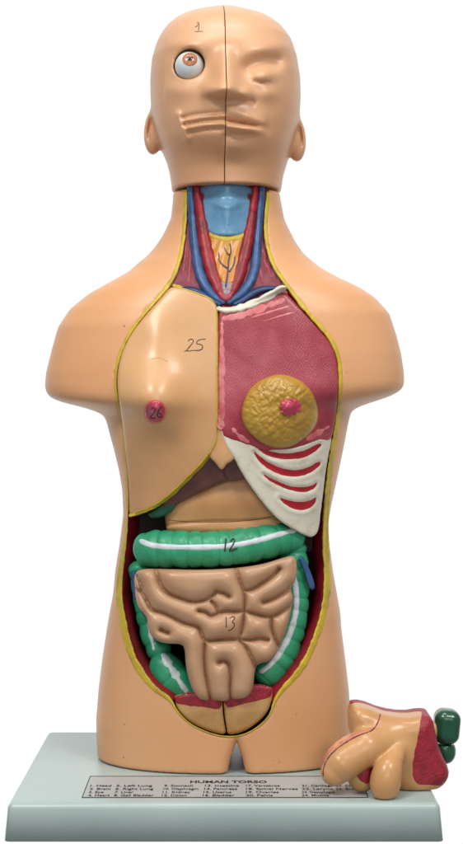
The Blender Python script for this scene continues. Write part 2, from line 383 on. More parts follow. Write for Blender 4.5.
RIM = np.array([(185,184),(185,215),(182.5,245),(178,265),(171.5,281),(158,298),(142,316),(129.5,333),(119.7,353),(115.3,373),(115.5,392),(119,408),(123,430),(125,455),(127,480),(127.5,505),(126,530),(122.8,555),(119.5,580),(119,598),(121.5,616),(126,640),(133,660),(143,676),(155,690),(170,699),(176,710),(190,725),(211,734),(227,737),(241,736),(256,729),(270,716),(275,700),(283,689),(295,677),(306,662),(314,644),(322,622),(327,597),(327.5,575),(326,555),(325,530),(327,500),(330,470),(334,445),(337.5,424),(340,403),(341,380),(339.5,358),(332,340),(321,327),(305.5,310),(292,292),(282,278),(274,266),(269,252),(266,236),(266,216),(268.5,197),(269,184)])
RIMs = chaikin(RIM, 2)
sg_x = np.arange(90, 366, 1.0); sg_y = np.arange(175, 760, 1.0); SX, SY = np.meshgrid(sg_x, sg_y)
SD = sdist(SX, SY, RIMs).astype(np.float32)
def rimdist(px, py):
    u = np.clip(px-sg_x[0], 0, len(sg_x)-1.001); v = np.clip(py-sg_y[0], 0, len(sg_y)-1.001)
    i = u.astype(np.int32); j = v.astype(np.int32); a = u-i; b = v-j
    return (SD[j, i]*(1-a)+SD[j, i+1]*a)*(1-b)+(SD[j+1, i]*(1-a)+SD[j+1, i+1]*a)*b
def cavdepth(py): return np.interp(py, [186, 250, 300, 330, 520, 560, 690, 735, 745], [48, 46, 36, 30, 55, 62, 58, 20, 10])
def torso_cut(X, Y, Z):
    f = torso_full(X, Y, Z)
    k = (CAMD+Y)/CAMD; px = X/k+CX; py = CY-(Z-CZ)/k
    d = rimdist(px, py)*k-0.5
    py2 = np.where(Z > 612, 186, py)
    d = np.where((Z > 600) & (px > 187) & (px < 267), 3, d)
    hole = np.minimum(d, cavdepth(py2)-Y)
    return np.maximum(f, hole)
V, F = surface_net(torso_cut, (-206, -50, 28), (194, 170, 626), 2.2, 2)
torso = thing('anatomical_torso', 'peach plastic torso shell without arms, opened down the front inside a yellow rim', 'torso model', (0, 60, 34.5))
link('body', V, F, 'skin', torso)
TS = Surf(V, F)
# fat layer round the opening
wl = []
for x, y in RIM:
    if y < 300: wv = 4.6
    elif x < 231: wv = np.interp(y, [300, 400, 412, 520, 540, 600, 640, 680, 700, 710], [3.8, 3.4, 2.2, 2.0, 4.5, 7.0, 7.6, 7.6, 4.5, 1.4])
    else: wv = np.interp(y, [300, 400, 450, 520, 600, 640, 680, 700, 710], [5.0, 5.0, 5.6, 6, 7.4, 7.6, 7, 4, 1.4])
    wl.append((x, y, wv))
ribbon('fat_rim', wl, 5, T, 'yellow', torso, h=.8, sink=3.0, wob=.14, lift=0.2, pw=4, seg=12)
# red lining of the cavity: sloping walls going in from the rim
Pi = resample(RIMs, 4); Pi = Pi[(Pi[:, 1] > 290) & (Pi[:, 1] < 703)]
st = np.argmax(np.hypot(*(np.roll(Pi, -1, 0)-Pi).T)); Pi = np.roll(Pi, -(st+1), 0)
Tn = np.gradient(Pi, axis=0); gp_ = np.hypot(*(Pi[1:]-Pi[:-1]).T) > 12
for i in np.where(gp_)[0]: Tn[i] = Pi[i]-Pi[i-1]; Tn[i+1] = Pi[i+2]-Pi[i+1]
Tn /= np.linalg.norm(Tn, axis=1)[:, None]; Nn = np.stack([-Tn[:, 1], Tn[:, 0]], 1)
c0 = Pi+Nn*3
if not inside(c0[:, 0], c0[:, 1], RIMs).mean() > .5: Nn = -Nn
rows = []
for off, dep in ((0.3, 0.8), (5, 5), (9, 11), (12, 22), (14, 44)):
    q = Pi+Nn*off; yb = np.minimum(T(Pi[:, 0], Pi[:, 1])+dep, cavdepth(Pi[:, 1])-0.6); rows.append(PW(q[:, 0], q[:, 1], yb))
n = len(Pi); Vv = np.concatenate(rows); Ff = [[r*n+i, r*n+i+1, (r+1)*n+i+1, (r+1)*n+i] for r in range(len(rows)-1) for i in range(n-1) if np.hypot(*(Pi[i+1]-Pi[i])) < 12]
link('cavity_wall', Vv, Ff, 'maroon', torso)
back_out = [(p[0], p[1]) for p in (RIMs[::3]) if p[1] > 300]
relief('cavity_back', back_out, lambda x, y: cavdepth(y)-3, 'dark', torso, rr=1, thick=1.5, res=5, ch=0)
# blue vessel lying on the right side wall
ribbon('side_vein', [(300,556,5),(307,570,6),(311,583,7),(313,590,5)], 6, lambda x, y: T(x, y)+7, 'blue', torso, h=3)
ribbon('side_vein', [(133,570,4),(134.5,585,5),(135,600,4)], 5, lambda x, y: T(x, y)+8, 'blue', torso, h=3)
# dark dots standing for small holes and ink marks in the skin
for (x, y, s) in ((124,326,1.8),(124,724.5,1.4),(123.5,757.5,1.6)):
    ribbon('skin_dot', [(x, y-s/2), (x+.4, y+s/2)], 1.3, T, 'seam', torso, h=.2, sink=.2, step=.4, seg=4)

# ------------------------------------------------------------------ neck anatomy (fixed in the torso)
def nbase(x, y): return T(np.clip(x, 184, 268)*.9+22.6, np.maximum(y, 190))+np.interp(y, [180, 270, 312], [6, 6, 4])
neck_out = [(183.5,185),(184,215),(181.5,245),(177,265),(170,284),(158,298),(200,312),(235,314),(290,298),(283,280),(274,266),(269,252),(266.5,236),(266.5,216),(268.5,197),(269,185)]
nm, NS = relief('neck_muscle', neck_out, nbase, 'neck', torso, H=lambda x, y, d: 0.8*np.sin(x*1.1+y*.12), rr=.8, thick=14, res=2.2, ch=1)
for pts in ([(186,238),(185,258),(182,276)],[(189,250),(190,268),(189,284)],[(262,248),(266,264),(272,278)],[(259,262),(261,276),(262,284)]):
    ribbon('muscle_streak', pts, 2.6, NS, 'muscle', torso, h=.5, wob=.3)
lary = [(193,184),(258,184),(256,200),(252.5,216),(249.5,236),(206.5,236),(202.5,216),(196,200)]
def lh(x, y, d):
    h = 11*np.exp(-((x-226.5)/17)**2)-1
    h += 2.4*np.exp(-((y-(203+0.02*(x-227)**2*-1+4))/3.2)**2)*np.exp(-((x-227)/13)**2)
    h += 3.0*np.exp(-((x-227)/5)**2)*np.exp(-((y-215)/11)**2)
    h -= 1.6*np.exp(-((y-197)/3)**2)
    return h
lar, LS = relief('larynx', lary, nbase, 'larynx', torso, H=lh, rr=3, thick=6, res=1.6)
ink('speck', [[(0, 0), (.6, 1)]], LS, lar, (228, 224), 1, 1.4)
thy = [(205.5,229),(215,231.5),(228,232.5),(241,231),(250.5,229),(251,243),(246,258),(240,272),(233,285),(222,285),(215,270),(209,256)]
th, HS = relief('thyroid', thy, nbase, 'orange', torso, H=lambda x, y, d: 7*np.exp(-((x-227)/16)**2)+.2*np.sin(x*.7+y*.3), rr=3, thick=6, res=1.6, wob=.3)
relief('trachea', [(220,273),(225,269),(232,269),(236,274),(232,292),(226,300),(221,290)], nbase, 'grey', torso, H=lambda x, y, d: 6.8*np.exp(-((x-227)/13)**2)+.25*np.sin(y*1.4), rr=2, thick=6, res=1.4, wob=.3)
ribbon('gland_edge', [(206,234,3),(216,237,5),(228,239,5),(240,237,5),(249,233.5,4)], 4, HS, 'yellow', th, h=.5, wob=.35)
def HV(x, y): return nbase(x, y)-7.6*np.exp(-((x-227)/16)**2)-.3
for p in ([(230,243,.8),(231.5,251,1.1),(228.5,259,1.3),(228,272,1.5),(225.5,287,1.6)],[(218,258,.9),(221.5,264,1.2),(227.5,268,1.3)],[(235,256,.8),(234.5,264,1.1),(229,272,1.3)],[(218.5,252,.8),(219,258,.9)],[(224,247,.7),(227,253,.8),(230,255,.9)]):
    ribbon('surface_vein', p, 1, HV, 'navy', th, h=.8, sink=.5, step=.8, seg=5)
A_ = lambda x, y: nbase(x, y)-3
ribbon('artery', [(196,184,7.5),(198.5,205,10),(202,228,12.5),(206,248,14.5),(210.5,265,15.5),(216,281,15),(222,294,13),(227,301,9)], 8, A_, 'artery', torso, h=3.4, sink=3, wob=.08)
ribbon('artery', [(256,184,7.5),(254,205,8.5),(251,225,10.5),(247,244,13),(243,259,15),(237.5,275,15),(232,290,13),(227,300,8)], 8, A_, 'artery', torso, h=3.4, sink=3, wob=.08)
ribbon('jugular_vein', [(190,184,7),(191,210,8),(193.5,235,9),(196,255,10),(199,272,11),(205,286,10),(214,297,9),(226,303,7)], 7, A_, 'blue', torso, h=3, sink=3, wob=.07)
ribbon('jugular_vein', [(262,184,6.5),(260.5,210,7.5),(258,235,8),(256.5,255,9.5),(254.5,272,10.5),(248,286,9),(239,296,9),(226,303,7)], 7, A_, 'blue', torso, h=3, sink=3, wob=.07)
ribbon('subclavian_vein', [(178,289,4),(190,289,7),(200,293,9),(212,301,8),(222,305,6)], 6, lambda x, y: nbase(x, y)-2, 'navy', torso, h=4, sink=3)
ribbon('subclavian_vein', [(278,288,4),(264,288.5,7),(253,293,9),(242,301,8),(232,305,6)], 6, lambda x, y: nbase(x, y)-2, 'navy', torso, h=4, sink=3)
ribbon('throat_vessel', [(218,291,5),(226,300,8),(234,291,5)], 7, lambda x, y: nbase(x, y)-5, 'muscle', torso, h=3, wob=.3)

# ------------------------------------------------------------------ chest plate
chest = thing('chest_plate', 'chest cover, half skin with breast marked 25, half dark pink muscle over white ribs', 'chest cover', tuple(PW(220, 400, 0)))
skin_out = [(172,285),(186,288.5),(205,295),(214,300),(218,310),(218.3,350),(218,400),(217.5,438),(213,450),(203,463),(190,476),(172,494),(156,506),(140,512.5),(128.5,516),(128,500),(126.5,470),(124.5,440),(120.5,410),(117.5,392),(117.2,373),(121.5,353),(131,334),(143.5,317.5),(160,299)]
def breast(x, y):
    dx = (x-151)/33.0; dy = (y-404)/36.0; r = np.hypot(dx, dy*np.where(dy > 0, 1.12, .82))
    return 28*np.exp(-(r**2.2)*1.05)
def sh(x, y, d):
    h = 2.2+breast(x, y)+4.0*np.exp(-((x-156)/16)**2-((y-336)/22)**2)
    h += 1.5*np.exp(-((x-165)/24)**2-((y-460)/26)**2)-4*np.clip((y-450)/60, 0, 1)
    return h
sk, SS = relief('skin_side', skin_out, T, 'chest', chest, H=sh, rr=3, thick=14, res=2.2)
edge_path = [(x, y, 3.6) for x, y in skin_out[:9]]+[(x, y, 4.6) for x, y in skin_out[9:14]]+[(128.5,516,4.0)]
ribbon('fat_edge', edge_path, 4, SS, 'yellow', sk, h=1.3, sink=1.5, wob=.14, lift=.2)
relief('areola', [(155+12.6*math.cos(a), 411.5+12.6*math.sin(a)) for a in np.linspace(0, 2*math.pi, 17)[:-1]], SS, 'nipple_edge', sk, rr=.5, thick=1.5, res=1.6, H=lambda x, y, d: .55+0*x, wob=.25)
nip, NPS = relief('nipple', [(155+10.4*math.cos(a), 411.6+11*math.sin(a)) for a in np.linspace(0, 2*math.pi, 17)[:-1]], SS, 'nipple', sk, rr=1.5, thick=2.5, res=1.3, H=lambda x, y, d: 1.9+5.0*np.exp(-((x-155.5)/5.0)**2-((y-410)/5.0)**2)+.35*np.sin(x*1.7)*np.sin(y*1.5), wob=.3)
ink('handwritten_number', [[(148,272),(172,248),(192,268),(170,310),(132,352),(190,356)], [(245,238),(215,290),(205,335),(235,352),(254,325),(222,308)]], NPS, nip, (135, 380), 9.26, 1.5)
ink('handwritten_number', [[(152,135),(162,112),(195,103),(216,120),(205,150),(175,185),(150,215),(135,240),(103,248)], [(135,240),(170,245),(215,232)], [(355,105),(265,113),(243,160),(285,163),(322,180),(318,215),(290,236),(215,237)]], SS, sk, (175, 330), 11.575, 1.15)
ink('scratch', [[(150,360),(156,357.5),(163,358.5),(168,362)]], SS, sk, (0, 0), 1, .45, m='cream')
# muscle side
mus_out = [(216,303),(232,309),(250,304),(268,298),(284,291),(291,298),(304,313),(320,330.5),(330,342),(337,358),(338.6,380),(337.5,403),(335,424),(331,441),(324,441),(300,447),(275,452),(254,449),(240,442),(230,440),(219,434)]
def mh(x, y, d): return 2.0+3*np.exp(-((x-270)/32)**2-((y-345)/35)**2)+.10*np.sin((x+1.3*y)*1.15)*np.sin((x-1.6*y)*.9)
mu, MS = relief('muscle_side', mus_out, T, 'muscle', chest, H=mh, rr=2.5, thick=14, res=2.2)
ribbon('collar_bone', [(216,308,4),(226,311,6.5),(240,308.5,7),(255,303,7.5),(270,296,8),(281,288.5,7),(287,288,5)], 6, MS, 'bone', mu, h=2.2, sink=1.5, wob=.18)
for p in ([(221,319,6),(240,316,8),(262,308,8),(286,299,6)],[(222,322,3),(222,350,6),(222,390,6),(222,428,7)],[(250,318,2),(270,312,3),(290,306,2)],[(262,322,1),(280,316,2),(296,312,1.5)]):
    ribbon('pink_stroke', p, 3, MS, 'pink', mu, h=.35, sink=.5, wob=.45)  # bands of pink paint under the collar bone and down the midline
# rib cage
for p in ([(330,426,3),(318,433,7),(306,440,5)],[(232,428,3),(240,437,6),(250,443,4)],[(222,320,2),(219.5,380,3),(221,430,7)]):
    ribbon('pink_stroke', p, 3, MS, 'pink', mu, h=.3, sink=.5, wob=.5)  # pink brush strokes where the muscle paint meets the ribs
rib_out = [(219,428),(232,434),(248,442),(262,447),(285,449),(305,444),(320,434),(331,428),(332,440),(327,462),(323.5,490),(320.5,514),(318.5,530),(315,536),(309,537.5),(300,533),(290,527.5),(277,519),(262,502),(250,486),(240,470),(234,458),(228,450),(223,440)]
CR = [[(250,441),(262,449),(281,454),(302,452),(321,442),(321.5,447),(306,458),(284,460),(264,455)],
      [(252.5,449.5),(260,457),(274,466),(290,470.5),(306,469),(320.5,460),(321,465),(308,475),(289,477.5),(270,470.5),(258,461)],
      [(261,472.5),(272,479),(288,486),(302,487.5),(312,486),(317.5,481),(316.5,487),(308,492),(296,492),(280,486.5),(268,480)],
      [(277.5,496.5),(288,500.5),(302,502.5),(312,500),(317,496),(315.5,504),(306,510.5),(294,509.5),(285,504.5)]]
def rh(x, y, d):
    h = 1.6+2.2*np.exp(-((x-224)/6)**2-((y-455)/12)**2)
    for c in CR:
        s = sdist(x, y, chaikin(c, 1)); h = h-1.6/(1+np.exp(-s/.5))
        h = h+0.9*np.exp(-((s+3.2)/2.2)**2)
    return h
rc, RS = relief('rib_cage', rib_out, lambda x, y: T(x, y)+.4, 'bone', chest, H=rh, rr=3, thick=9, res=1.6, wob=.15)
for c in CR: relief('rib_gap', c, RS, 'rib_red', rc, rr=.5, thick=1, res=1.6, H=lambda x, y, d: .45+0*x, wob=.18)
relief('xiphoid', [(214,428),(222,426),(232,432),(238,444),(238,454),(234,459),(231,462),(226.5,464),(223,470),(219.5,469),(215.5,463),(211,459),(208,455),(211,442)], T, 'chest', chest, H=lambda x, y, d: .6+1.6*np.exp(-((x-223)/6)**2-((y-458)/12)**2), rr=3, thick=8, res=1.5)
# mammary gland
cells = [(281+random.uniform(-38, 38), 411+random.uniform(-38, 38)) for _ in range(150)]
cl = []
for c in cells:
    if all(math.hypot(c[0]-q[0], c[1]-q[1]) > 5.2 for q in cl): cl.append(c)
cl = np.array(cl)
def gh(x, y, d):
    r = np.hypot((x-280)/40, (y-411)/37.5); h = 19*np.sqrt(np.clip(1-r**2.3, 0, 1))+1
    xw = x+1.6*np.sin(y*.45)+.9*np.sin(y*1.1+x*.3); yw = y+1.6*np.sin(x*.5+1)+.8*np.cos(x*1.2)
    D = np.sort(np.stack([np.hypot(xw-c[0], yw-c[1]) for c in cl]), 0); g = np.minimum((D[1]-D[0])/4.5, 1); g = g*(.55+.45*np.sin(x*.23+y*.31)**2)
    return h+1.5*g**.7*np.clip((1-r)*6, 0, 1)
gout = [(280+38.5*math.cos(a)*(1+.02*math.sin(5*a)), 411.5+36.5*math.sin(a)*(1+.02*math.cos(4*a))) for a in np.linspace(0, 2*math.pi, 33)[:-1]]
gl, GS = relief('mammary_gland', gout, T, 'gland', chest, H=gh, rr=3, thick=6, res=1.15, wob=.1)
star = []
for i in range(22):
    a = i/22*2*math.pi; r = (10.5 if i % 2 else 7.2)+random.uniform(-.8, .8); r += 3.5*max(0, math.cos(a+.25))**3
    star.append((289+r*math.cos(a)*1.05, 407.5+r*math.sin(a)*.95))
relief('nipple', star, GS, 'nipple', gl, rr=1.5, thick=2, res=1.2, ch=1, H=lambda x, y, d: 2.2+5*np.exp(-((x-289)/6)**2-((y-407)/6)**2)+.6*np.sin(x*1.3)*np.sin(y*1.1))

# ------------------------------------------------------------------ organs in the belly
lv = thing('liver', 'dark brown liver wedge showing just under the chest cover', 'liver', tuple(PW(215, 480, 20)))
lb, LB = relief('liver_lobe', [(160,500),(180,470),(200,445),(222,446),(246,452),(252,472),(244,479.0),(223,482),(205,490),(190,497),(174,506),(165,512)], lambda x, y: T(x, y)+9, 'liver', lv, rr=3.5, thick=18, res=2)
relief('liver_lobe', [(222,446),(245,450),(254,474),(244,480),(223.5,482.6)], lambda x, y: T(x, y)+7, 'liver', lv, rr=2, thick=18, res=2)
relief('gallbladder', [(146,513),(156,506),(170,500),(176,497),(177,506),(168,515),(152,520)], lambda x, y: T(x, y)+9, 'green_dark', lv, rr=4, thick=6, res=1.8)
stm = thing('stomach', 'smooth tan stomach with a dark seam above the green colon', 'stomach', tuple(PW(222, 515, 15)))
so, STS = relief('stomach_wall', [(165,510),(172,500),(190,492),(206,485),(223,477),(245,469),(264,484),(284,508),(292,528),(285,536),(168,536),(165,522)], lambda x, y: T(x, y)+18, 'stomach', stm, H=lambda x, y, d: 3*np.exp(-((y-503)/14)**2)-2.2*np.exp(-((y-(521.5-.0035*(x-222)*np.abs(x-222)*.35))/1.3)**2)+1.2*np.exp(-((y-529)/5)**2), rr=8, thick=25, res=1.5)
ribbon('seam', [(168,520),(190,522),(222,522.5),(250,520.5),(276,516)], .8, STS, 'seam', so, h=.15, sink=.3, step=1, seg=4)

# large intestine: rings of bulges swept along the frame
colon = thing('large_intestine', 'bright green large intestine with a white band, framing the tan coils and marked 12', 'colon', tuple(PW(222, 548, 10)))
def tube(name, path, m, parent, bulge=12.5, amp=.10, step=1.0, seg=28, flat=1.0, phase=0, label=None, endk=.75):
    P = resample(chaikin(np.asarray(path, float), 2, False), step, False); n = len(P)     # x, y, Y, radius px
    C = PW(P[:, 0], P[:, 1], P[:, 2]); r = P[:, 3]*(CAMD+P[:, 2])/CAMD
    s = np.r_[0, np.cumsum(np.linalg.norm(C[1:]-C[:-1], axis=1))]
    ph = s/bulge+phase+.12*np.sin(s*.21); r = r*(1-amp+amp*np.abs(np.sin(ph*math.pi))**.45*1.35)
    e = np.minimum(s, s[-1]-s)/(np.maximum(r, 1)*endk); r = r*np.sqrt(np.clip(1-(1-np.minimum(e, 1))**2, .001, 1))
    Tn = np.gradient(C, axis=0); Tn /= np.linalg.norm(Tn, axis=1)[:, None]
    up = np.array([0, 1, 0.]); B = np.cross(Tn, up); B /= np.linalg.norm(B, axis=1)[:, None]; U = np.cross(B, Tn)
    V = []; 
    for i in range(n):
        for j in range(seg):
            a = 2*math.pi*j/seg; rr = r[i]*(1+.018*math.sin(3*a+s[i]*.3))
            V.append(C[i]+B[i]*rr*math.cos(a)+U[i]*rr*math.sin(a)*flat)
    F = [[i*seg+j, i*seg+(j+1) % seg, (i+1)*seg+(j+1) % seg, (i+1)*seg+j] for i in range(n-1) for j in range(seg)]
    F += [list(range(seg))[::-1], [(n-1)*seg+j for j in range(seg)]]
    o = link(name, V, F, m, parent, label=label)
    bm = bmesh.new(); bm.from_mesh(o.data); bmesh.ops.recalc_face_normals(bm, faces=bm.faces); bm.to_mesh(o.data); bm.free()
    o.data.polygons.foreach_set('use_smooth', [True]*len(o.data.polygons))
    return o, Surf(V, F)
def TT(x, y, o): return float(T(x, y))+o
asc, AS = tube('ascending_colon', [(139,560,30,12),(143,590,30,11),(149,620,26,12),(156,643,20,12.5),(164,660,16,12)], 'green', colon, bulge=17, amp=.12)
ribbon('white_band', [(148,620,4),(151,636,4.5),(154,651,4.5)], 4, AS, 'taenia', asc, h=.7, wob=.25)
cec, CS = tube('caecum', [(154,655,10,8),(160,662,8,14),(169,673,6,17.5),(180,687,5,17),(193,700,6,14),(199,706,9,9)], 'green', colon, bulge=26, amp=.08)
ribbon('white_band', [(162,652,6),(168,663,8),(174,672,8),(181,684,7.5),(188,693,6)], 7, CS, 'taenia', cec, h=.7, wob=.28)
dsc, DS = tube('descending_colon', [(291,540,26,15),(294.5,570,22,14),(295.5,600,20,13.5),(292,624,16,14.5),(283,650,12,16),(271,669,7,17),(259,683,5,15)], 'green', colon, bulge=14.5, amp=.10)
ribbon('white_band', [(294,575,5),(296.5,592,6),(296.5,612,6.5),(290,635,6.5),(279,655,7),(268,667,6.5),(259,673,6)], 6, DS, 'taenia', dsc, h=.8, wob=.14)
trv, VS = tube('transverse_colon', [(137,551,18,13),(142,550,14,16.5),(152,549,7,18.5),(175,549,0,18.5),(205,549.5,-5,17.8),(230,548,-5,17.6),(255,544,-1,17.6),(278,539,8,16.5),(292,537,18,15.5),(299,540,28,13)], 'green', colon, bulge=14.5, amp=.085, flat=.92)
ribbon('white_band', [(139,540,5),(146,543.5,7),(157,546.5,6.2),(185,547.5,6),(219,547,6),(238,544.8,6),(260,540,6),(280,534,6),(298,529,5.5)], 5, VS, 'taenia', trv, h=.8, wob=.10)
ink('handwritten_number', [[(28,130),(22,192)], [(48,145),(62,128),(70,145),(48,178),(42,192),(82,176)]], lambda x, y: VS(x, y)-1.1, trv, (220, 510), 4.63, 1.3)

# small intestine
gut = thing('small_intestine', 'light brown mass of small intestine coils marked 13', 'intestine', tuple(PW(220, 635, -10)))
gout = [(139.7,568.5),(134,575),(134.5,585),(135.5,597),(138,608),(147,617),(148,628),(152.4,637.5),(159,642),(169,643.8),(181.5,644),(184.8,649),(185.6,666.6),(190,684),(196,697),(203.9,701),(218,700.5),(224,701.5),(231,699.5),(244,699),(251,694),(253.9,684),(254.6,672),(257,664),(271.4,660.8),(278,651),(287,630),(292,606.4),(293.7,597),(290,588.5),(296,579.5),(297.5,566),(295,555),(285,557),(261.7,564.6),(232.5,568.5),(200,570),(165,569)]
G = [[(155.3,566),(158,579),(161,587),(169,594.7),(180.5,598.6),(192,602.5),(204,601),(211.6,596.7),(216.5,591.8)],
 [(133,588),(141.7,591.8),(147.5,602.5),(151.4,610.3),(161,612.2),(171.8,617),(182.5,622.9),(194,625.8),(199,627.8),(202,635.5),(204.8,641.4),(215.5,640.5),(226.7,639.5),(238,639.4),(250,640.4),(259.7,638.5),(268,640)],
 [(204.8,643.3),(203.9,655),(204.8,670.5),(207.8,686),(210.7,700.7)],
 [(136.8,575.3),(140.7,585),(141.7,591.8)], [(211,601),(216.5,607),(218,613.5)],
 [(234,566),(236.4,569.4),(239.3,581),(244,590.8),(245,600.5),(244,611)],
 [(244,590.8),(252,590),(261.7,584),(273.3,576),(279,569.4)],
 [(211,616),(218,613.5),(224.7,611),(234.4,612),(244,611),(254,614),(265.5,617),(273.3,617),(283,611),(293,605)],
 [(263.6,602.5),(273,599.6),(283,593.7),(290,588.5)], [(216,592),(222.8,592.8),(229,596.5)],
 [(244,611),(243.5,622),(241,633.6),(238,639.4)],
 [(271.4,617),(271.4,627.8),(274.3,637.5),(279,647)],
 [(238,639.4),(246,647),(251,657),(255.5,666)],
 [(219,662.5),(224,660.8),(229.6,664.7),(230.6,676.4),(229.6,690),(231,701)],
 [(199,611),(205,612),(211,616)], [(161,630),(168,633)]]
Gs = [chaikin(g, 2, False) for g in G]; GO = chaikin(gout, 2)
hx = np.arange(128, 304, .75); hy = np.arange(548, 708, .75); HX, HY = np.meshgrid(hx, hy)
GD = np.min([seg_dist(HX, HY, g) for g in Gs], 0); gq = np.minimum(GD/12.5, 1)
GL = 13.5*np.sqrt(np.clip(1-(1-gq)**2, 0, 1))
for _ in range(1):
    GB = np.apply_along_axis(lambda v: gsm(v, 5), 0, GL); GB = np.apply_along_axis(lambda v: gsm(v, 5), 1, GB)+1.2; wb = np.clip((GD-1.5)/3, 0, 1); GL = GL*(1-wb)+GB*wb
GL -= 3.0*np.exp(-(GD/1.0)**2)
def gth(x, y, d):
    u = np.clip((x-hx[0])/.75, 0, len(hx)-1.01); v = np.clip((y-hy[0])/.75, 0, len(hy)-1.01); i = u.astype(int); j = v.astype(int); a = u-i; b = v-j
    lob = (GL[j, i]*(1-a)+GL[j, i+1]*a)*(1-b)+(GL[j+1, i]*(1-a)+GL[j+1, i+1]*a)*b
    e = np.minimum(d/11.0, 1); return lob+9*np.sqrt(1-(1-e)**2)
gu, GUS = relief('coils', gout, lambda x, y: T(222+0*x, y)*1.0+9+.0016*(x-215)**2, 'gut', gut, H=gth, rr=4, thick=18, res=1.25)
ink('handwritten_number', [[(57,342),(58,400)], [(74,352),(90,342),(106,346),(86,370),(103,382),(92,405),(66,417)]], GUS, gu, (215, 550), 5.144, 1.25)

# pelvic floor pieces
GP = 'pair of cream pubic pieces between the thighs'
for side, outl, redo, lab in (
    ('l', [(174.5,694),(175,700),(177,709),(190,723),(211,732),(225.8,735),(225.5,728),(223,716),(222.3,702),(222.3,690)], [(174.8,694),(174.8,703),(185,705),(200,706.5),(212,708.5),(222,709.5),(222,690)], 'cream pubic piece with red upper edge on the left of the dark seam'),
    ('r', [(272.5,684),(272.5,698),(267.5,713),(255,725),(241,733),(227.4,735),(226.6,728),(224.4,716),(223.7,702),(223.7,684)], [(272,684),(272,696),(264,699),(250,702.5),(238,705.5),(224.2,708.5),(224.2,684)], 'cream pubic piece with red upper edge on the right of the dark seam')):
    t = thing('pubic_piece', lab, 'pelvis piece', tuple(PW(200 if side == 'l' else 249, 715, -20)), GP)
    b, BS = relief('pubis', outl, lambda x, y: T(np.where(x < 224, np.minimum(x, 212), np.maximum(x, 258)), np.minimum(y, 712)), 'pubis', t, H=lambda x, y, d: .8-np.clip(y-712, 0, 30)*.25, rr=3.5, thick=20, res=2)
    relief('cut_edge', redo, BS, 'cutred', b, rr=.6, thick=1.2, res=1.8, ch=1, H=lambda x, y, d: .5+0*x, wob=.35)

# ------------------------------------------------------------------ head
HL = np.array([(12,206),(13.5,196),(15.5,189),(18.5,182),(22,175.6),(28.5,168),(35,162.7),(41.5,159),(48.5,156),(62.6,152),(82,150.5),(99,150.8),(115,152),(130,154.5),(145,159),(155,163.5),(162,166.5),(173,169.5),(185,171.5),(200,172.5)])
HR = np.array([(12,244),(13.5,250),(15.5,256),(20.5,268.7),(25,275.5),(31,282.6),(43,291.3),(59,296.7),(80,300),(99,300.5),(115,299.5),(130,297),(145,292.5),(162,287.5),(175,283.5),(193,280.5),(200,280)])
HB = np.array([(12,22,40),(14,32,60),(18,44,75),(24,57,88),(32,69,98),(44,79,105),(60,87,108),(80,90,106),(105,92,98),(130,92,86),(143,91,80),(150,89,75),(157,82,70),(165,73,62),(174,67,56),(186,65,54),(200,65,54)])
hpy = np.arange(4, 200, .5)
hL = gsm(np.interp(hpy, HL[:, 0], HL[:, 1]), 4); hR = gsm(np.interp(hpy, HR[:, 0], HR[:, 1]), 4); hF = gsm(np.interp(hpy, HB[:, 0], HB[:, 1]), 5); hBk = gsm(np.interp(hpy, HB[:, 0], HB[:, 2]), 3)
def g2(x, y, cx, cy, sx, sy, a=0):
    dx, dy = x-cx, y-cy; c, s = math.cos(a), math.sin(a)
    return np.exp(-((dx*c+dy*s)/sx)**2-((-dx*s+dy*c)/sy)**2)
def stroke(x, y, pts, w_):
    return np.exp(-(seg_dist(x, y, chaikin(pts, 1, False))/w_)**2)
